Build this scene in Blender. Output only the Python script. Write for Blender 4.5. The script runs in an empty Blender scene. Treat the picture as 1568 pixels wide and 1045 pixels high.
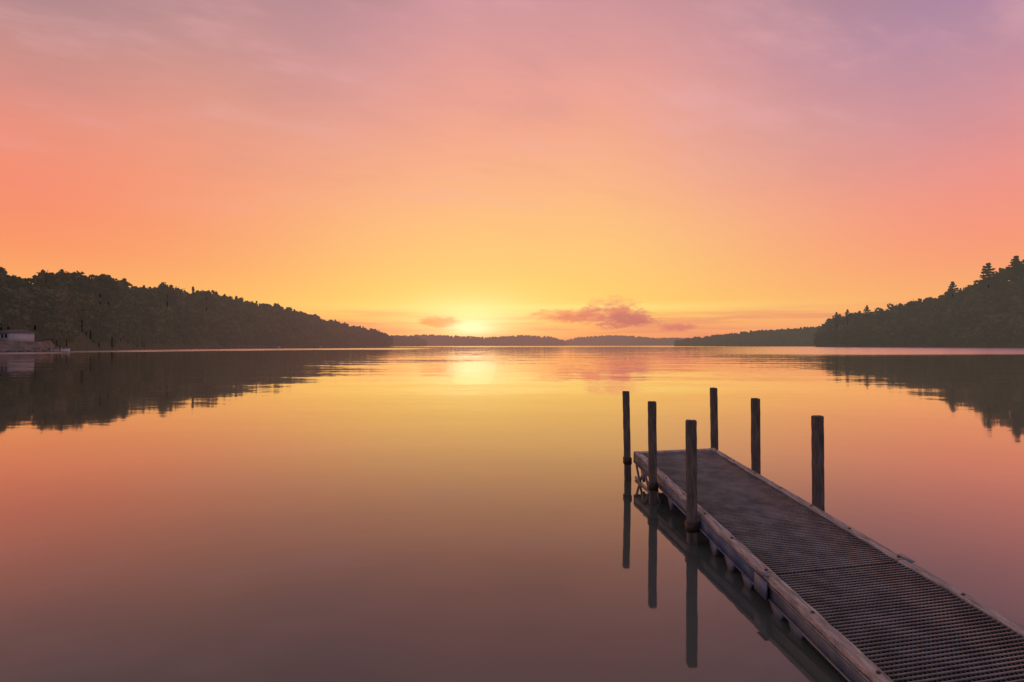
import bpy, math, random
import numpy as np
from mathutils import Vector, Matrix
random.seed(3); rng=np.random.default_rng(7)
H=1.87; F=871.0; CX=784.0; HZ=529.0
sc=bpy.context.scene
sc.view_settings.view_transform='Standard'; sc.view_settings.look='None'; sc.view_settings.exposure=0
def lin(c):
    return tuple(((v/255)/12.92 if v/255<=.04045 else ((v/255+.055)/1.055)**2.4) for v in c)
def rgba(c): return (*lin(c),1)

# ---------------------------------------------------------------- node helper
class NT:
    def __init__(s,nt): s.nt=nt; s.n=nt.nodes; s.l=nt.links
    def put(s,inp,v):
        if isinstance(v,bpy.types.NodeSocket): s.l.new(v,inp)
        elif v is not None: inp.default_value=v
    def M(s,op,a,b=None,c=None,clamp=False):
        n=s.n.new('ShaderNodeMath'); n.operation=op; n.use_clamp=clamp
        s.put(n.inputs[0],a)
        if b is not None: s.put(n.inputs[1],b)
        if c is not None: s.put(n.inputs[2],c)
        return n.outputs[0]
    def SS(s,v,a,b,lo=0.,hi=1.,kind='SMOOTHSTEP'):
        n=s.n.new('ShaderNodeMapRange'); n.interpolation_type=kind
        s.put(n.inputs[0],v); s.put(n.inputs[1],a); s.put(n.inputs[2],b); s.put(n.inputs[3],lo); s.put(n.inputs[4],hi)
        return n.outputs[0]
    def MIX(s,f,a,b,bt='MIX'):
        n=s.n.new('ShaderNodeMix'); n.data_type='RGBA'; n.blend_type=bt
        s.put(n.inputs[0],f); s.put(n.inputs[6],a); s.put(n.inputs[7],b); return n.outputs[2]
    def XYZ(s,x,y,z):
        n=s.n.new('ShaderNodeCombineXYZ'); s.put(n.inputs[0],x); s.put(n.inputs[1],y); s.put(n.inputs[2],z); return n.outputs[0]
    def SEP(s,v):
        n=s.n.new('ShaderNodeSeparateXYZ'); s.l.new(v,n.inputs[0]); return n.outputs
    def NOISE(s,v,scale,detail=3,rough=.5,col=False):
        n=s.n.new('ShaderNodeTexNoise'); s.put(n.inputs['Vector'],v); n.inputs['Scale'].default_value=scale
        n.inputs['Detail'].default_value=detail; n.inputs['Roughness'].default_value=rough
        return n.outputs['Color' if col else 'Fac']
    def RAMP(s,f,stops):
        n=s.n.new('ShaderNodeValToRGB'); cr=n.color_ramp
        while len(cr.elements)<len(stops): cr.elements.new(.5)
        for e,(p,c) in zip(cr.elements,stops): e.position=p
        for e,(p,c) in zip(cr.elements,stops): e.color=c if len(c)==4 else (*c,1)
        s.put(n.inputs[0],f); return n.outputs[0]
    def GAUSS(s,x,y):  # exp(-(x^2+y^2))
        a=s.M('MULTIPLY',x,x); b=s.M('MULTIPLY_ADD',y,y,a)
        return s.M('EXPONENT',s.M('MULTIPLY',b,-1.))

# ---------------------------------------------------------------- world sky
w=bpy.data.worlds.new("World"); sc.world=w; w.use_nodes=True
w.cycles.sampling_method='NONE'
T=NT(w.node_tree); T.n.clear()
tc=T.n.new('ShaderNodeTexCoord'); d=tc.outputs['Generated']
x,y,z=T.SEP(d)
za=T.M('ABSOLUTE',z)
el=T.M('MULTIPLY',T.M('ARCSINE',za),57.2958)
az=T.M('MULTIPLY',T.M('ARCTAN2',x,y),57.2958)
nlow=T.NOISE(d,2.2,1,.55)
elw=T.M('ADD',el,T.M('MULTIPLY',T.M('SUBTRACT',nlow,.5),T.M('MULTIPLY',el,.35)))
fe=T.M('DIVIDE',elw,45.,clamp=True)
def ramp(st): return T.RAMP(fe,[(e/45,rgba(c)) for e,c in st])
C=ramp([(0,(238,146,106)),(1.5,(244,160,108)),(2.8,(252,190,110)),(3.5,(255,212,114)),(4.6,(255,205,110)),(6,(255,203,114)),(8.4,(254,200,121)),(11.6,(254,193,127)),(14.7,(253,184,133)),
        (17.8,(250,177,138)),(20.7,(245,170,142)),(23.5,(239,165,148)),(26.2,(230,160,152)),(28.8,(220,156,155)),(31.5,(211,152,156)),(38,(160,126,134)),(45,(130,112,128))])
L=ramp([(0,(236,140,112)),(2,(250,172,106)),(4,(253,176,103)),(5.6,(253,165,102)),(7.5,(252,152,103)),(10,(250,144,108)),(12.4,(247,143,114)),(14.8,(242,145,120)),(17.2,(233,146,127)),
        (19.4,(220,146,134)),(21.7,(205,144,137)),(23.8,(191,141,140)),(25,(183,139,141)),(32,(146,124,132)),(45,(125,113,130))])
R=ramp([(0,(238,150,120)),(2,(250,172,114)),(4,(251,172,112)),(6.5,(250,160,117)),(9,(248,152,123)),(11.5,(243,150,132)),(13.9,(235,149,141)),(16.2,(222,148,149)),(18.5,(209,147,156)),
        (20.8,(196,144,160)),(23,(184,140,162)),(25,(174,136,162)),(32,(145,124,145)),(45,(125,113,135))])
wl=T.SS(az,-3.,-44.); wr=T.SS(az,6.,42.)
col=T.MIX(wl,C,L); col=T.MIX(wr,col,R)
back=T.SS(T.M('ABSOLUTE',az),60.,120.)
B=ramp([(0,(190,145,145)),(10,(170,136,145)),(30,(138,124,143)),(45,(122,114,138))])
col=T.MIX(back,col,B)
# high wispy cloud sheet, projected on a ceiling plane
zz=T.M('ADD',za,.12)
px=T.M('DIVIDE',x,zz); py=T.M('DIVIDE',y,zz)
pv=T.XYZ(T.M('ADD',px,T.M('MULTIPLY',py,.35)),T.M('MULTIPLY',T.M('SUBTRACT',py,T.M('MULTIPLY',px,.45)),1.9),0.)
wn=T.NOISE(pv,1.1,5,.62)
wm=T.M('MULTIPLY',T.M('SUBTRACT',wn,.5),2.)
hi=T.SS(el,7.,24.)
wm_p=T.M('MULTIPLY',T.SS(wm,-.02,.4),T.M('MULTIPLY',hi,.36))
wm_n=T.M('MULTIPLY',T.SS(wm,.02,-.4),T.M('MULTIPLY',hi,.18))
col=T.MIX(wm_p,col,rgba((240,178,180)))
col=T.MIX(wm_n,col,rgba((186,130,138)))
# sun glow (sun behind thin haze just over the far shore)
SAZ=-4.07; SEL=1.75
da=T.M('SUBTRACT',az,SAZ)
g1=T.GAUSS(T.M('DIVIDE',da,13.),T.M('DIVIDE',T.M('SUBTRACT',el,3.4),3.2))
g2=T.GAUSS(T.M('DIVIDE',da,6.8),T.M('DIVIDE',T.M('SUBTRACT',el,3.1),2.4))
g3=T.GAUSS(T.M('DIVIDE',da,4.6),T.M('DIVIDE',T.M('SUBTRACT',el,2.6),1.6))
g4=T.GAUSS(T.M('DIVIDE',da,2.2),T.M('DIVIDE',T.M('SUBTRACT',el,1.7),.75))
g5=T.GAUSS(T.M('DIVIDE',T.M('SUBTRACT',az,4.),15.),T.M('DIVIDE',T.M('SUBTRACT',el,3.75),.38))
col=T.MIX(T.M('MULTIPLY',g1,.55),col,(1.,.69,.19,1))
col=T.MIX(T.M('MULTIPLY',g5,.6),col,(1.,.80,.26,1))
# streaks in the haze near the horizon
hv=T.XYZ(T.M('MULTIPLY',az,.06),T.M('MULTIPLY',el,1.1),0.)
hn=T.NOISE(hv,1.6,3,.55)
hm=T.M('MULTIPLY',T.SS(hn,.42,.62),T.SS(el,4.0,2.4))
col=T.MIX(T.M('MULTIPLY',hm,.65),col,rgba((230,144,112)))
cn=T.NOISE(T.XYZ(T.M('MULTIPLY',az,.6),T.M('MULTIPLY',el,1.5),2.),1.,4,.66)
cn=T.M('MULTIPLY',T.M('SUBTRACT',cn,.5),2.)
def cloud(col,a0,e0,ra,rb,c,amt,k=1.5,soft=1.):
    ex=T.M('DIVIDE',T.M('SUBTRACT',az,a0),ra); ey=T.M('DIVIDE',T.M('SUBTRACT',el,e0),rb)
    r2=T.M('MULTIPLY_ADD',ey,ey,T.M('MULTIPLY',ex,ex))
    m=T.SS(T.M('MULTIPLY_ADD',cn,k,T.M('SUBTRACT',1.,r2)),.0,soft)
    return T.MIX(T.M('MULTIPLY',m,amt),col,c)
col=T.MIX(T.M('MULTIPLY',g2,.6),col,(1.,.84,.33,1))
col=cloud(col,5.4,2.95,4.0,.85,rgba((234,142,108)),.85,k=1.2,soft=1.1)
col=cloud(col,10.,3.9,3.0,1.1,rgba((240,154,118)),.65,k=1.6,soft=1.3)
col=cloud(col,10.2,2.85,4.6,1.35,rgba((222,130,110)),.9,k=1.5,soft=1.0)
col=cloud(col,11.4,2.45,3.4,.95,rgba((192,112,108)),.85,k=1.3,soft=1.1)
col=cloud(col,6.0,2.75,2.6,.4,rgba((210,122,102)),.6,k=1.3,soft=1.1)
col=cloud(col,16.,1.75,1.9,.55,rgba((214,124,112)),.9,soft=1.1)
col=cloud(col,-7.4,2.3,2.4,.8,rgba((236,148,84)),.85,k=1.2,soft=1.)
em1=T.n.new('ShaderNodeVectorMath'); em1.operation='SCALE'; em1.inputs[0].default_value=(.6,.36,.30); T.l.new(T.M('MULTIPLY',g3,.34),em1.inputs[3])
em2=T.n.new('ShaderNodeVectorMath'); em2.operation='SCALE'; em2.inputs[0].default_value=(1.,.7,.6); T.l.new(T.M('MULTIPLY',g4,.42),em2.inputs[3])
ad=T.n.new('ShaderNodeVectorMath'); ad.operation='ADD'; T.l.new(em1.outputs[0],ad.inputs[0]); T.l.new(em2.outputs[0],ad.inputs[1])
ad2=T.n.new('ShaderNodeVectorMath'); ad2.operation='ADD'; T.l.new(col,ad2.inputs[0]); T.l.new(ad.outputs[0],ad2.inputs[1])
bg=T.n.new('ShaderNodeBackground'); T.l.new(ad2.outputs[0],bg.inputs[0]); bg.inputs[1].default_value=.97
sky=T.n.new('ShaderNodeTexSky'); sky.sky_type='NISHITA'; sky.sun_disc=False
sky.sun_elevation=math.radians(1.75); sky.sun_rotation=math.radians(SAZ); 
bg2=T.n.new('ShaderNodeBackground'); T.l.new(sky.outputs[0],bg2.inputs[0]); bg2.inputs[1].default_value=.006
ash=T.n.new('ShaderNodeAddShader'); T.l.new(bg.outputs[0],ash.inputs[0]); T.l.new(bg2.outputs[0],ash.inputs[1])
wo=T.n.new('ShaderNodeOutputWorld'); T.l.new(ash.outputs[0],wo.inputs[0])

# the sun is almost wholly veiled by haze
sl=bpy.data.lights.new('sun','SUN'); sl.energy=.0007; sl.angle=math.radians(5.); sl.color=(1,.7,.4)
so=bpy.data.objects.new('sun',sl); sc.collection.objects.link(so)
sd=Vector((math.sin(math.radians(SAZ))*math.cos(math.radians(1.75)),math.cos(math.radians(SAZ))*math.cos(math.radians(1.75)),math.sin(math.radians(1.75))))
so.rotation_euler=sd.to_track_quat('Z','Y').to_euler()

# ---------------------------------------------------------------- materials
def newmat(name):
    m=bpy.data.materials.new(name); m.use_nodes=True; t=NT(m.node_tree); t.n.clear()
    out=t.n.new('ShaderNodeOutputMaterial'); return m,t,out
def pos(t): return t.n.new('ShaderNodeNewGeometry').outputs['Position']
def paint_haze(t,bsdf,out):  # aerial haze painted in as emission by distance, warm sunward, grey to the sides
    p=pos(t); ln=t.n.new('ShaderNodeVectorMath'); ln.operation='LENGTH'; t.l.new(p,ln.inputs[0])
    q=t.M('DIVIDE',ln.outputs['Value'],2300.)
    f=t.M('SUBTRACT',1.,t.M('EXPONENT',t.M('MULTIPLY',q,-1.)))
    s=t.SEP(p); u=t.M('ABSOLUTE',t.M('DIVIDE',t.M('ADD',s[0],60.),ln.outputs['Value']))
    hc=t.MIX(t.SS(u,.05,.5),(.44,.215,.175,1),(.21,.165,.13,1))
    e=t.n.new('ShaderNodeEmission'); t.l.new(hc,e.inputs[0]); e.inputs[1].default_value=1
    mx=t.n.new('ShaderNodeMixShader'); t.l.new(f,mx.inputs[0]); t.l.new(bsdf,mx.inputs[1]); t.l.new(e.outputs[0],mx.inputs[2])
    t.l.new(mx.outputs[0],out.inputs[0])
def princ(t,col,rough=.8,spec=.3,metal=0.,normal=None):
    b=t.n.new('ShaderNodeBsdfPrincipled'); t.put(b.inputs['Base Color'],col); t.put(b.inputs['Roughness'],rough)
    b.inputs['Specular IOR Level'].default_value=spec; b.inputs['Metallic'].default_value=metal
    if normal is not None: t.l.new(normal,b.inputs['Normal'])
    return b.outputs[0]
def diffuse(t,col):
    b=t.n.new('ShaderNodeBsdfDiffuse'); t.put(b.inputs[0],col); return b.outputs[0]
def simple(name,c1,c2,scale=4,rough=.8,spec=.3,metal=0.,stretch=(1,1,1),bump=0.,coord='obj',haze=False,det=5):
    m,t,out=newmat(name)
    tcn=t.n.new('ShaderNodeTexCoord'); v=tcn.outputs['Object']
    mp=t.n.new('ShaderNodeMapping'); t.l.new(v,mp.inputs[0]); mp.inputs['Scale'].default_value=stretch
    n=t.NOISE(mp.outputs[0],scale,det,.65)
    c=t.MIX(t.SS(n,.3,.7),(*c1,1),(*c2,1))
    nm=None
    if bump:
        b=t.n.new('ShaderNodeBump'); b.inputs['Strength'].default_value=bump; b.inputs['Distance'].default_value=.01; t.l.new(n,b.inputs['Height']); nm=b.outputs[0]
    if haze: paint_haze(t,diffuse(t,c),out)
    else: t.l.new(princ(t,c,rough,spec,metal,nm),out.inputs[0])
    return m
def foliage(name):
    m,t,out=newmat(name)
    at=t.n.new('ShaderNodeAttribute'); at.attribute_name='tint'
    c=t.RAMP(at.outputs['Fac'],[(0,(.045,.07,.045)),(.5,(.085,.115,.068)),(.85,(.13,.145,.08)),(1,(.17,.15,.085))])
    paint_haze(t,diffuse(t,c),out); return m
M_fol=foliage('foliage')
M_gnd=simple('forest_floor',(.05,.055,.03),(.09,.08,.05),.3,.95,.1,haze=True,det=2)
M_lawn=simple('lawn_gravel',(.13,.12,.09),(.3,.27,.23),.5,.95,.1)
M_trunk=simple('bark',(.06,.05,.04),(.1,.08,.06),3,.95,.1,det=2)
M_post=simple('weathered_post_wood',(.075,.078,.072),(.19,.18,.16),9,.85,.25,stretch=(6,6,.6),bump=.6)
M_rail=simple('weathered_rail_wood',(.22,.20,.17),(.62,.57,.50),5,.8,.3,stretch=(9,.9,4),bump=.7)
M_blue=simple('blue_painted_frame',(.10,.16,.27),(.25,.29,.36),6,.45,.5,.2)
M_grate=simple('galvanized_grating',(.16,.175,.18),(.30,.32,.32),5,.42,.5,.3,det=2)
M_grate2=simple('dull_grating',(.06,.066,.068),(.12,.128,.13),5,.65,.3,.2,det=2)
M_dark=simple('rusty_bracket',(.05,.04,.035),(.12,.08,.06),12,.6,.4,.4)

# water
m_w,t,out=newmat('lake_water')
p=pos(t); X,Y,Z=t.SEP(p)
def nz(sx,sy,det,seed):
    return t.M('SUBTRACT',t.NOISE(t.XYZ(t.M('MULTIPLY',X,sx),t.M('MULTIPLY',Y,sy),seed),1.,det,.55),.5)
n1=nz(.045,.28,2,1.); n2=nz(.35,1.3,2,2.); n3=nz(1.6,5.,1,3.)
sy=t.M('MULTIPLY',n1,t.SS(Y,6.,40.,.006,.042))
sy=t.M('MULTIPLY_ADD',n2,t.SS(Y,4.,50.,.006,.034),sy)
sy=t.M('MULTIPLY_ADD',n3,t.SS(Y,3.,50.,.005,.03),sy)
sx=t.M('MULTIPLY',nz(.8,.5,1,9.),.006)
# breezy rippled bands
u=t.M('DIVIDE',X,t.M('MAXIMUM',Y,1.))
bn=t.NOISE(t.XYZ(t.M('MULTIPLY',X,.012),t.M('MULTIPLY',Y,.05),4.),1.,2,.6)
Yn=t.M('MULTIPLY',Y,t.M('ADD',.75,t.M('MULTIPLY',bn,.5)))
b1=t.M('MULTIPLY',t.SS(u,.25,.62),t.SS(Yn,88.,135.))
yl=t.M('MULTIPLY_ADD',t.M('ADD',u,.8),230.,150.)
rr=t.M('DIVIDE',Yn,yl)
b2=t.M('MULTIPLY',t.M('MULTIPLY',t.SS(rr,.84,.94),t.SS(rr,1.5,1.1)),t.SS(u,-.1,-.25))
b3=t.SS(Yn,420.,800.)
band=t.M('MAXIMUM',t.M('MAXIMUM',b1,b2),t.M('MULTIPLY',b3,.5),clamp=True)
sy=t.M('MULTIPLY_ADD',n3,t.M('MULTIPLY',band,.2),sy)
nv=t.n.new('ShaderNodeVectorMath'); nv.operation='NORMALIZE'; t.l.new(t.XYZ(sx,sy,1.),nv.inputs[0])
fr=t.n.new('ShaderNodeFresnel'); fr.inputs[0].default_value=1.33; t.l.new(nv.outputs[0],fr.inputs['Normal'])
fac=t.RAMP(fr.outputs[0],[(v,(o,o,o)) for v,o in ((0.,.04),(.048,.095),(.10,.17),(.20,.345),(.36,.62),(.66,.94),(1.,1.))])
gl=t.n.new('ShaderNodeBsdfGlossy'); gl.inputs[0].default_value=(1.,.92,.89,1); t.l.new(nv.outputs[0],gl.inputs['Normal'])
t.put(gl.inputs['Roughness'],t.M('MULTIPLY_ADD',band,.2,.035))
df=t.n.new('ShaderNodeBsdfDiffuse'); df.inputs[0].default_value=(.09,.115,.095,1)
mx=t.n.new('ShaderNodeMixShader'); t.l.new(fac,mx.inputs[0]); t.l.new(df.outputs[0],mx.inputs[1]); t.l.new(gl.outputs[0],mx.inputs[2]); t.l.new(mx.outputs[0],out.inputs[0])

# ---------------------------------------------------------------- mesh helpers
def mesh_np(name,V,Q,mats,tint=None,smooth=False,mi=None):
    me=bpy.data.meshes.new(name); V=np.asarray(V,np.float32); Q=np.asarray(Q,np.int32); k=Q.shape[1]
    me.vertices.add(len(V)); me.vertices.foreach_set('co',V.ravel())
    me.loops.add(Q.size); me.loops.foreach_set('vertex_index',Q.ravel())
    me.polygons.add(len(Q)); me.polygons.foreach_set('loop_start',np.arange(0,Q.size,k,dtype=np.int32)); 
    try: me.polygons.foreach_set('loop_total',np.full(len(Q),k,np.int32))
    except Exception: pass
    if mi is not None: me.polygons.foreach_set('material_index',np.asarray(mi,np.int32))
    me.update(calc_edges=True)
    if tint is not None:
        a=me.attributes.new('tint','FLOAT','POINT'); a.data.foreach_set('value',np.asarray(tint,np.float32))
    if smooth: me.polygons.foreach_set('use_smooth',np.ones(len(Q),bool))
    for m in (mats if isinstance(mats,list) else [mats]): me.materials.append(m)
    ob=bpy.data.objects.new(name,me); sc.collection.objects.link(ob); return ob
def empty(name,loc=(0,0,0)):
    e=bpy.data.objects.new(name,None); e.location=loc; sc.collection.objects.link(e); return e
def boxes(name,bl,mat,parent=None,fn=None,bevel=0.):
    V=[];Q=[]
    for b in bl:
        o=len(V)
        for zz in (b[4],b[5]):
            for (xx,yy) in ((b[0],b[2]),(b[1],b[2]),(b[1],b[3]),(b[0],b[3])):
                V.append(fn(xx,yy,zz) if fn else (xx,yy,zz))
        Q+= [(o,o+3,o+2,o+1),(o+4,o+5,o+6,o+7),(o,o+1,o+5,o+4),(o+1,o+2,o+6,o+5),(o+2,o+3,o+7,o+6),(o+3,o,o+4,o+7)]
    ob=mesh_np(name,V,Q,mat)
    if bevel:
        bv=ob.modifiers.new('b','BEVEL'); bv.width=bevel; bv.segments=2
    if parent: ob.parent=parent
    return ob

# water sheet
wv=[(-9000,-9000,0),(9000,-9000,0),(9000,9000,0),(-9000,9000,0)]
mesh_np('lake_water',wv,[(0,1,2,3)],m_w)

# ---------------------------------------------------------------- trees
def cards(P,size,g,flat=.0):
    n=len(P); a=g.normal(size=(n,3)); a[:,2]*=(1-flat); a/=np.linalg.norm(a,axis=1)[:,None]
    b=g.normal(size=(n,3)); b-=a*(a*b).sum(1)[:,None]; b/=np.linalg.norm(b,axis=1)[:,None]
    s=(size*g.uniform(.5,1.3,n))[:,None]
    V=np.stack([P-a*s-b*s*.5,P+a*s*.2-b*s,P+a*s+b*s*.4,P-a*s*.3+b*s],1).reshape(-1,3)
    return V
def broadleaf(n,size,seed):
    g=np.random.default_rng(seed); nb=g.integers(9,15); C=[];Rr=[]
    for i in range(nb):
        zc=g.uniform(.32,.88); mr=.26*math.sqrt(max(.05,1-((zc-.52)/.45)**2)); a=g.uniform(0,6.28); r=mr*g.uniform(.3,1.)
        C.append((r*math.cos(a),r*math.sin(a),zc)); Rr.append(g.uniform(.08,.16))
    C=np.array(C);Rr=np.array(Rr); k=g.integers(0,nb,n); dv=g.normal(size=(n,3)); dv/=np.linalg.norm(dv,axis=1)[:,None]
    P=C[k]+dv*(Rr[k]*g.uniform(.55,1.12,n))[:,None]
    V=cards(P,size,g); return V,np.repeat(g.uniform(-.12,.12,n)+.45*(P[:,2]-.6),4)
def conifer(n,size,seed,spread=.17,layers=13,gap=.0):
    g=np.random.default_rng(seed); k=g.integers(0,layers,n); zb=.16+.82*(k/(layers-1))**.95
    a0=g.uniform(0,6.28,(layers,7)); br=g.integers(0,7,n); a=a0[k,br]+g.normal(size=n)*.13
    ln=g.uniform(.55,1.15,(layers,7))[k,br]
    R=spread*(1-(zb-.16)/.86)**.75*ln; rr=g.uniform(.1,1,n)**.7
    P=np.stack([np.cos(a)*R*rr,np.sin(a)*R*rr,zb+.03*rr*(1 if spread>.2 else -1)+g.normal(size=n)*.012],1)
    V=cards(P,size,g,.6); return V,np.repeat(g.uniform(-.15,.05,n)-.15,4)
def trunkV():
    pts=[];Q=[]
    for i,(zz,r) in enumerate(((-.1,.02),(.4,.014),(.93,.004))):
        for a in range(6): pts.append((r*math.cos(a*1.047),r*math.sin(a*1.047),zz))
    for i in range(2):
        for a in range(6): Q.append((i*6+a,i*6+(a+1)%6,i*6+6+(a+1)%6,i*6+6+a))
    return np.array(pts),np.array(Q)
LOD={0:[broadleaf(1000,.042,i) for i in range(7)]+[conifer(800,.035,20)],
     1:[broadleaf(220,.07,30+i) for i in range(9)]+[conifer(180,.055,50),conifer(180,.055,51,.24,9)],
     2:[broadleaf(36,.19,60+i) for i in range(6)]}
TV,TQ=trunkV()

def interp(tab,px): 
    xs,ys=zip(*tab); return np.interp(px,xs,ys)
def make_hill(name,p0,p1,dist,top,depthk,treeH,spacing,lod,clear=None,maxdepth=400,rough=1.,lift=.80,var=(.7,1.25)):
    """ridge whose shore lies at dist(px) and whose tree line reaches top(px)"""
    def d0(px): return interp(dist,px)
    def dep(px): return np.minimum(depthk*d0(px),maxdepth)
    def zr(px):
        rc=d0(px)+.6*dep(px); tt=(HZ-interp(top,px))/F
        return np.maximum(H+tt*rc-lift*treeH,1.2)
    def gp(px,t_):
        u_=(px-CX)/F; r=d0(px)+t_*dep(px)
        zt=zr(px)*(np.clip(t_/.6,0,1)**.85)+np.clip(t_*8,0,1)*.8-.4
        if clear is not None:
            c=clear(px); zt=zt*(1-c)+c*(np.clip(t_/.12,0,1)*3.0-.4+np.clip((t_-.3)/.4,0,1)*(zr(px)-2.5))
        return u_*r,r+0*u_,zt
    NX=120
    PX,TT=np.meshgrid(np.linspace(p0,p1,NX),np.array([-.03,0,.02,.05,.1,.15,.2,.3,.4,.5,.6,.75,.9,1.0])); NT_=14
    gx,gy,gz=gp(PX,TT); gz=gz+rng.normal(size=gz.shape)*.15; gz[0]=-1.5; gz[-1]-=zr(PX[-1])*.5
    V=np.stack([gx,gy,gz],-1).reshape(-1,3)
    Q=[(j*NX+i,j*NX+i+1,(j+1)*NX+i+1,(j+1)*NX+i) for j in range(NT_-1) for i in range(NX-1)]
    mesh_np(name+'_hill',V,Q,M_gnd,smooth=True)
    pxs=np.arange(p0,p1,1.); dens=(d0(pxs)/F)*dep(pxs)/spacing**2
    N=int(dens.sum()*.85); pick=rng.choice(len(pxs),N,p=dens/dens.sum()); px=pxs[pick]+rng.uniform(0,1,N)
    tt=rng.uniform(0.015,.68,N)
    ns=int((d0(pxs)/F/ (spacing*.6)).sum())
    pk=rng.choice(len(pxs),ns,p=d0(pxs)/d0(pxs).sum()); px=np.concatenate([px,pxs[pk]]); tt=np.concatenate([tt,rng.uniform(.005,.06,ns)]); small=np.concatenate([np.ones(N),np.full(ns,.62)])
    if clear is not None:
        keep=~((clear(px)>.4)&(tt<.3)); px=px[keep];tt=tt[keep];small=small[keep]
    tx,ty,tz=gp(px,tt)
    patch=.5+.25*np.sin(tx*.06+ty*.021)+.25*np.sin(tx*.023-ty*.05+2)
    Vs=[];Ts=[];TVs=[];TQs=[];off=0
    for i in range(len(px)):
        l=lod if lod is not None else (0 if ty[i]<300 else 1)
        base,bt=LOD[l][rng.integers(0,len(LOD[l]))]
        h=treeH*small[i]*rng.uniform(*var)*rough; ws=h*rng.uniform(.85,1.3); a=rng.uniform(0,6.28); ca,sa=math.cos(a),math.sin(a)
        v=np.empty_like(base); v[:,0]=(base[:,0]*ca-base[:,1]*sa)*ws+tx[i]; v[:,1]=(base[:,0]*sa+base[:,1]*ca)*ws+ty[i]; v[:,2]=base[:,2]*h+tz[i]-.12*h
        v[:,2]=np.maximum(v[:,2],.05)
        Vs.append(v); Ts.append(np.clip(bt+rng.uniform(.0,.65)+.25*patch[i],0,1))
        if l==0:
            q=TV*np.array([h,h,h]); q=q+np.array([tx[i],ty[i],tz[i]-.1*h]); TVs.append(q); TQs.append(TQ+off); off+=len(TV)
    V=np.concatenate(Vs); Tn=np.concatenate(Ts); nl=len(V)
    Q=np.arange(nl).reshape(-1,4); mi=np.zeros(len(Q))
    if TVs:
        tv=np.concatenate(TVs); tq=np.concatenate(TQs)+nl; V=np.concatenate([V,tv]); Q=np.concatenate([Q,tq]); Tn=np.concatenate([Tn,np.zeros(len(tv))]); mi=np.concatenate([mi,np.ones(len(tq))])
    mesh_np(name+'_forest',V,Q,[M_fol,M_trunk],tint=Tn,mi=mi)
    return gp
left_top=[(-300,400),(-60,408),(0,418),(10,418),(25,430),(70,420),(100,428),(150,431),(200,437),(260,442),(320,452),(360,458),(400,466),(450,478),(500,492),(540,502),(575,508),(590,513),(597,520)]
gpL=make_hill('left_shore',-300,597,[(-300,120),(0,152),(60,162),(100,190),(300,362),(450,520),(597,760)],left_top,.35,14,5.6,None,
    clear=lambda px: np.clip((95-px)/30,0,1)*np.clip((px+140)/40,0,1))
right_top=[(1252,524),(1258,505),(1268,494),(1280,488),(1330,481),(1360,473),(1400,464),(1440,455),(1480,442),(1500,431),(1530,416),(1568,399),(1620,388),(1750,376)]
gpR=make_hill('right_shore',1252,1750,[(1252,640),(1300,560),(1400,480),(1568,407),(1750,340)],right_top,.35,15,6.6,1,lift=.84,var=(.6,1.35))
make_hill('far_right_shore',1036,1275,[(1036,1250),(1275,900)],[(1036,526),(1050,520),(1080,516),(1150,509),(1200,506),(1262,501),(1275,500)],.25,13,8,2,maxdepth=200,var=(.8,1.12))
make_hill('far_left_shore',560,652,[(560,1000),(652,1250)],[(560,514),(600,515),(640,517),(652,524)],.25,12,8,2,maxdepth=200,var=(.8,1.12))
make_hill('distant_shore',600,1070,[(600,1700),(860,1900),(870,2300),(1070,2300)],[(600,516),(650,513),(700,515),(740,517),(770,516),(800,514),(840,516),(866,522),(885,517),(930,514),(970,515),(1000,518),(1040,518),(1070,519)],.15,11,9,2,maxdepth=200,var=(.85,1.1))

# stand-out trees on ridges
def lone(name,px,r,topy,h,kind,seed,wide=1.):
    u_=(px-CX)/F; ztop=H+(HZ-topy)/F*r; e=empty(name,(u_*r,r,ztop-h))
    n=2000
    v,tn=(conifer(n,.034,seed,spread=.36,layers=9) if kind=='pine' else broadleaf(n,.03,seed))
    v=v*np.array([h*wide,h*wide,h]); q=np.arange(len(v)).reshape(-1,4)
    c=mesh_np('crown',v,q,M_fol,tint=np.clip(tn+.35,0,1)); c.parent=e
    tk=mesh_np('trunk',TV*np.array([h,h,h*.98]),TQ,M_trunk); tk.parent=e
for px_,r_,ty_,h_,s_,w_ in [(1459,530,433,20,1,1.1),(1514,495,405,24,2,1.25),(1557,475,394,22,3,1.3),(1328,600,469,16,5,1.1),(1281,640,479,15,6,1.),(1298,620,475,15,7,1.)]:
    lone('pine_tree',px_,r_,ty_,h_,'pine',100+s_,w_)
for px_,r_,ty_,h_,s_ in [(8,190,405,17,1),(70,205,414,16,2),(153,250,418,18,3),(166,258,419,17,6),(256,360,432,19,4),(316,420,445,18,5)]:
    lone('broadleaf_tree',px_,r_,ty_,h_,'b',200+s_)

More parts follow.
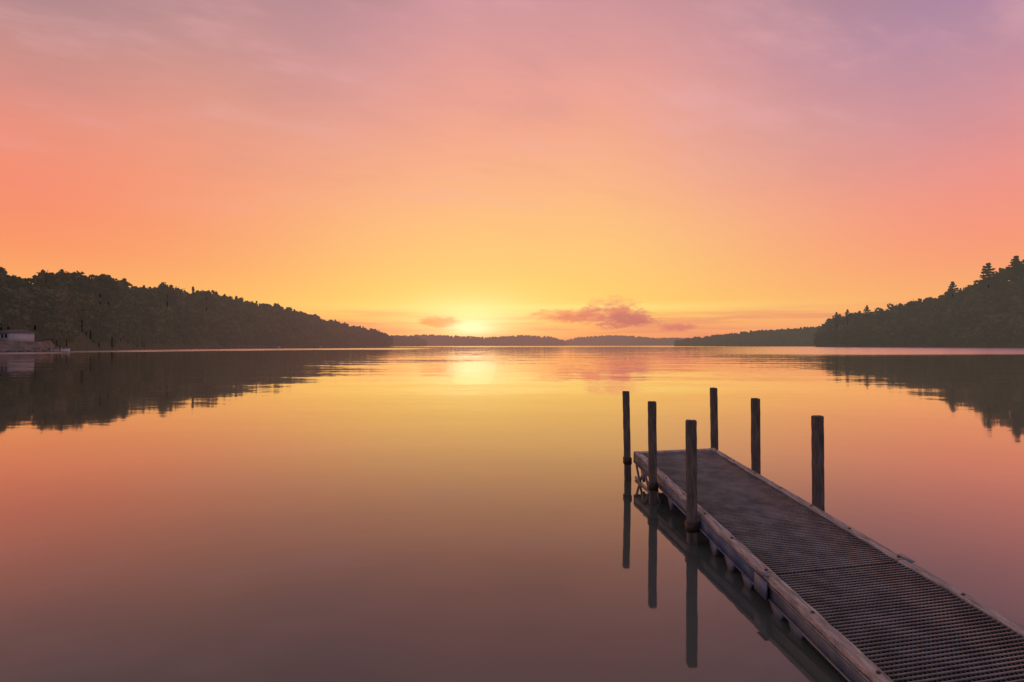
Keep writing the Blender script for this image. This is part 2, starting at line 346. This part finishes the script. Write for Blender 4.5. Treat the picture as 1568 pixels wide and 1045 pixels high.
# ---------------------------------------------------------------- lakeside house, wall, boats
def at(px,r): return ((px-CX)/F*r,r)
hx,hy=at(14,170); hz=3.25
M_wall=simple('painted_siding',(.5,.53,.54),(.64,.67,.68),2,.8,.2); M_roof=simple('shingle_roof',(.16,.16,.17),(.26,.26,.27),5,.9,.2)
M_glass=simple('window_glass',(.02,.02,.025),(.04,.04,.045),2,.15,.6); M_white=simple('white_paint',(.7,.7,.7),(.82,.82,.82),2,.5,.4)
hs=empty('lakeside_house',(hx,hy,hz)); ang=math.radians(-28); hs.rotation_euler=(0,0,ang)
boxes('walls',[(-8,8,-3,3,-.8,2.3)],M_wall,hs)
V=[(-8.4,-3.5,2.3),(8.4,-3.5,2.3),(8.4,3.5,2.3),(-8.4,3.5,2.3),(-8.4,0,3.3),(8.4,0,3.3)]
rf=bpy.data.meshes.new('roof'); rf.from_pydata(V,[],[(0,1,5,4),(2,3,4,5),(0,4,3),(1,2,5),(0,3,2,1)]); rf.materials.append(M_roof); ro=bpy.data.objects.new('roof',rf); sc.collection.objects.link(ro); ro.parent=hs
wins=[];fr_=[]
for xx in (-6,-3.5,1.5,4,6.3):
    fr_.append((xx-.75,xx+.75,-3.06,-3.0,.7,1.95)); wins+= [(xx-.65,xx-.04,-3.1,-3.062,.8,1.85),(xx+.04,xx+.65,-3.1,-3.062,.8,1.85)]
boxes('window_frames',fr_,M_white,hs); boxes('windows',wins,M_glass,hs)
boxes('door',[(-1.2,-.3,-3.06,-3.0,-.1,1.95)],M_roof,hs)
boxes('deck',[(-3,2,-5.2,-3.05,-.3,-.15)]+[(xx-.06,xx+.06,-5.2,-5.08,-1.6,.8) for xx in (-3,-1.3,.4,2)]+[(-3,2,-5.18,-5.1,.72,.8)],M_white,hs)
# lawn patch + rocks
pxg,tg=np.meshgrid(np.linspace(-130,84,40),np.linspace(0,.3,16)); a_,b_,c_=gpL(pxg,tg)
V=np.stack([a_,b_,c_+.28+rng.normal(size=c_.shape)*.06],-1).reshape(-1,3); Q=[(j*40+i,j*40+i+1,(j+1)*40+i+1,(j+1)*40+i) for j in range(15) for i in range(39)]
mesh_np('lawn',V,Q,M_lawn,smooth=True)
def rock(c,s,g):
    import bmesh
    bm=bmesh.new(); bmesh.ops.create_icosphere(bm,subdivisions=1,radius=1)
    v=np.array([vv.co[:] for vv in bm.verts]); f=np.array([[q.index for q in ff.verts] for ff in bm.faces]); bm.free()
    v=v*(1+g.uniform(-.25,.25,(len(v),1)))*np.array([s,s*.8,s*.6]); return v+np.array(c),f
g=np.random.default_rng(5); VV=[];FF=[];o=0
for i in range(150):
    px_=g.uniform(-120,100); tt_=g.uniform(0,.03); a1,b1_,c1=gpL(np.array(px_),np.array(tt_)); v,f=rock((float(a1),float(b1_),max(.1,float(c1))+.1),g.uniform(.3,.8),g); VV.append(v);FF.append(f+o);o+=len(v)
mesh_np('shoreline_rocks',np.concatenate(VV),np.concatenate(FF),simple('rock',(.14,.13,.12),(.3,.28,.26),1.5,.9,.2))
def boat(px_,r,L_,rot,name='motor_boat'):
    X_,Y_=at(px_,r); e=empty(name,(X_,Y_,0)); e.rotation_euler=(0,0,rot)
    V=[];Q=[]; ns=9
    for i in range(ns):
        s=i/(ns-1); xx=(s-.5)*L_; wdt=.9*L_/5*(1-max(0,(s-.45)/.55)**2.2)+.02; sh=.55+.35*s*s
        for (yy,zz) in ((-wdt,sh),(-wdt*.85,.15),(0,-.25+.4*max(0,s-.7)),(wdt*.85,.15),(wdt,sh),(wdt*.8,sh-.05),(0,sh-.12),(-wdt*.8,sh-.05)): V.append((xx,yy,zz))
    for i in range(ns-1):
        for k in range(8): Q.append((i*8+k,i*8+(k+1)%8,i*8+8+(k+1)%8,i*8+8+k))
    hme=bpy.data.meshes.new('hull'); hme.from_pydata(V,[],Q+[tuple(range(8)),tuple(range(ns*8-8,ns*8))[::-1]]); hme.materials.append(M_white); ho=bpy.data.objects.new('hull',hme); sc.collection.objects.link(ho); ho.parent=e
    boxes('windscreen',[(.25*L_/5,.32*L_/5,-.6,.6,.55,1.15)],M_glass,e); boxes('outboard_motor',[(-.56*L_,-.5*L_,-.18,.18,.1,1.0)],M_dark,e); boxes('seats',[(-.25*L_,-.12*L_,-.6,.6,.4,.75)],M_roof,e)
boat(92,172,5.5,.15); boat(422,470,7,.1); boat(487,560,7,0)
bd=empty('boat_dock',(0,0,0)); X_,Y_=at(70,166)
boxes('planks',[(X_-4,X_+5,Y_-1,Y_,.45,.55)],M_rail,bd); boxes('piles',[(X_+k-.1,X_+k+.1,Y_-1.1,Y_-.95,-.5,1.3) for k in (-4,-1,2,5)],M_post,bd)

# ---------------------------------------------------------------- near shore (behind the camera)
NX=40;NY=20; V=[];Q=[]
for j in range(NY):
    for i in range(NX):
        xx=-60+120*i/(NX-1); yy=.9-60*(j/(NY-1))**1.6+.25*math.sin(xx*.7); V.append((xx,yy,-.25+.5*min(1,(j/3))+j*.12+random.uniform(-.02,.02)))
for j in range(NY-1):
    for i in range(NX-1): Q.append((j*NX+i,(j+1)*NX+i,(j+1)*NX+i+1,j*NX+i+1))
mesh_np('near_shore_ground',V,Q,M_lawn,smooth=True)

# ---------------------------------------------------------------- dock
W=1.23; SH=.22
TJ=4.12; TE=7.98; T0=.2
def zt(t_):
    return float(np.interp(t_,[T0,TJ,TE],[.07,.225,.385]))
def P(a,t_,zo):
    Y_=t_+SH*a; return (1.93+a-.0276*Y_,Y_,zt(t_)+zo)
dock=empty('floating_dock')
def rail(name,a0,a1,t0,t1,z0,z1,g):
    n=max(2,int((t1-t0)/.06)); V=[];Q=[]
    wob=np.cumsum(g.normal(size=n+1))*.0006; wob-=np.linspace(0,wob[-1],n+1)
    for i in range(n+1):
        t_=t0+(t1-t0)*i/n; c=.006
        e=[g.uniform(-.0035,.0035) for _ in range(4)]
        if g.uniform()<.07: e[0]-=0.012*g.uniform(); e[1]+=.008*g.uniform()
        ring=[(a0+e[0],z0),(a0+e[0],z1-c),(a0+c+e[1],z1+e[2]*.4),(a1-c+e[1],z1+e[3]*.4),(a1+e[1],z1-c),(a1+e[1],z0)]
        for aa,zz in ring: V.append(P(aa+wob[i],t_,zz))
    for i in range(n):
        for k in range(6): Q.append((i*6+k,i*6+(k+1)%6,i*6+6+(k+1)%6,i*6+6+k))
    me=bpy.data.meshes.new(name); me.from_pydata(V,[],Q+[tuple(range(6))[::-1],tuple(range(n*6,n*6+6))]); me.materials.append(M_rail)
    ob=bpy.data.objects.new(name,me); sc.collection.objects.link(ob); ob.parent=dock
g=np.random.default_rng(11); RW=.085
segs=[(TJ+.012,6.05),(6.056,TE),(T0,2.2),(2.206,TJ-.004)]
for i,(a,b) in enumerate(segs):
    rail('rail_board',0,RW,a,b,-.035,0,g); rail('rail_board',W-RW,W,a,b,-.035,0,g)
boxes('end_board',[(RW+.003,W-RW-.003,TE-.1,TE,-.036,-.004)],M_rail,dock,P,.004)
boxes('end_frame',[(.0,W,TE+.003,TE+.035,-.16,-.02)],M_blue,dock,P)
boxes('joint_plates',[(-.02,.02,TJ-.06,TJ+.07,.002,.008),(W-.02,W+.02,TJ-.07,TJ+.08,.002,.008),(-.03,-.014,TJ-.09,TJ+.09,-.15,-.03)],M_blue,dock,P)
# bolt heads along the rails
bl=[]
for k in np.arange(T0+.3,TE-.1,.61):
    for a in (RW/2,W-RW/2): bl.append((a-.009,a+.009,k-.009,k+.009,.001,.008))
boxes('bolt_heads',bl,M_dark,dock,P)
fb=[]
for a,b in ((TJ+.01,TE),(T0,TJ-.01)):
    fb+=[(.004,.04,a,b,-.15,-.037),(W-.04,W-.004,a,b,-.15,-.037),(-.012,.003,a,b,-.052,-.038),(-.012,.003,a,b,-.15,-.138)]
boxes('side_beams',fb,M_blue,dock,P)
boxes('cross_joists',[(.042,W-.042,k,k+.04,-.14,-.06) for k in np.arange(T0+.1,TE-.1,.62)],M_dark,dock,P)
gr=[]
for a,b in ((TJ+.006,TE-.103),(T0,TJ-.004)):
    k=a
    while k<b-.01: gr.append((RW+.002,W-RW-.002,k,k+.0065,-.022,-.009)); k+=.034
boxes('grating_cross_bars',gr,M_grate,dock,P)
gr=[]
for a,b in ((TJ+.006,TE-.103),(T0,TJ-.004)):
    for k in np.arange(RW+.02,W-RW,.03): gr.append((k,k+.006,a,b,-.04,-.014))
boxes('grating_bearing_bars',gr,M_grate2,dock,P)
def tri_plate(a0,t0,t1,z0,z1,th=.03,tip=.35):
    V=[];
    for aa in (a0,a0+th):
        for (t_,zo) in ((t0,z0),(t1,z0),(t0+(t1-t0)*(tip+.18),z1),(t0+(t1-t0)*tip,z1)): V.append(P(aa,t_,zo))
    return V,[(0,1,2,3),(7,6,5,4),(0,4,5,1),(1,5,6,2),(2,6,7,3),(3,7,4,0)]
VV=[];QQ=[]
for side in (0.0,W-.03):
    for (t_,dz) in ((7.55,.3),(7.1,.3),(6.35,.26),(5.1,.26),(4.75,.25),(4.42,.24),(3.95,.22),(3.7,.22),(2.7,.2),(1.8,.2)):
        v,q=tri_plate(side+.004,t_-.1,t_+.1,-.15,-.15-dz*.5,tip=.3); o=len(VV); VV+=v; QQ+=[tuple(i+o for i in k) for k in q]
mesh_np('brace_plates',VV,QQ,M_blue).parent=dock
def strut(p0,p1,w_):
    p0=Vector(p0);p1=Vector(p1); dd=(p1-p0).normalized(); s=dd.cross(Vector((1,0,0))).normalized()*w_; n=dd.cross(s).normalized()*w_
    V=[tuple(q+sx*s+sn*n) for q in (p0,p1) for sx,sn in ((-1,-1),(1,-1),(1,1),(-1,1))]
    return V,[(0,1,2,3),(4,7,6,5),(0,4,5,1),(1,5,6,2),(2,6,7,3),(3,7,4,0)]
VV=[];QQ=[]
for side in (.02,W-.02):
    tt=[6.75,7.0,7.25,7.5,7.75,7.95]
    for i in range(5):
        v,q=strut(P(side,tt[i],-.15 if i%2 else -.36),P(side,tt[i+1],-.36 if i%2 else -.15),.012); o=len(VV); VV+=v; QQ+=[tuple(j+o for j in k) for k in q]
    v,q=strut(P(side,6.7,-.36),P(side,7.97,-.36),.014); o=len(VV); VV+=v; QQ+=[tuple(j+o for j in k) for k in q]
mesh_np('truss_struts',VV,QQ,M_blue).parent=dock
def post(px_,Y_,ztop,lean=(0,0),wd=.098,rot=0.):
    X_=(px_-CX)/F*Y_
    g=np.random.default_rng(int(px_)); n=26; V=[];Q=[]; h=wd/2; c=.008
    z0=-.9; L_=ztop-z0
    ring=[(-h,-h+c),(-h+c,-h),(h-c,-h),(h,-h+c),(h,h-c),(h-c,h),(-h+c,h),(-h,h-c)]
    for i in range(n+1):
        zz=z0+L_*i/n
        for a,b in ring: V.append((a+lean[0]*zz+g.uniform(-.002,.002),b+lean[1]*zz+g.uniform(-.002,.002),zz))
    for a,b in ring: V.append((a*.88+lean[0]*ztop,b*.88+lean[1]*ztop,ztop+.008+g.uniform(-.004,.004)))
    n+=1
    for i in range(n):
        for k in range(8): Q.append((i*8+k,i*8+(k+1)%8,i*8+8+(k+1)%8,i*8+8+k))
    me=bpy.data.meshes.new('post'); me.from_pydata(V,[],Q+[tuple(range(n*8,n*8+8))]); me.materials.append(M_post)
    e=empty('mooring_post',(X_,Y_,0)); e.rotation_euler=(0,0,rot)
    ob=bpy.data.objects.new('timber',me); sc.collection.objects.link(ob); ob.parent=e
    zc=zt(min(Y_,TE))-.11; k=wd/2+.003
    boxes('bracket_collar',[(-k-.006+lean[0]*zc,k+.006+lean[0]*zc,-k-.006,-k,zc-.06,zc+.03),(-k-.006+lean[0]*zc,k+.006+lean[0]*zc,k,k+.006,zc-.06,zc+.03),(-k-.006+lean[0]*zc,-k+lean[0]*zc,-k,k,zc-.06,zc+.03),(k+lean[0]*zc,k+.006+lean[0]*zc,-k,k,zc-.06,zc+.03)],M_dark,e)
post(961,7.96,1.222,(-.02,0),.084,.02); post(999.5,6.73,1.197,(-.008,0),.084,.03); post(1059,5.41,1.15,(-.006,0),.086,-.02)
post(1094,8.42,1.232,(-.012,0),.088,.02); post(1157,7.06,1.203,(-.004,0),.088,0); post(1252,5.70,1.155,(-.004,0),.088,.03)

# ---------------------------------------------------------------- camera
cam=bpy.data.cameras.new('camera'); co=bpy.data.objects.new('camera',cam); sc.collection.objects.link(co); sc.camera=co
co.location=(0,0,H); cam.lens=20; cam.sensor_width=36; cam.clip_end=20000; cam.clip_start=.05
co.rotation_euler=(math.radians(90)+math.atan(6.5/F),0,0)
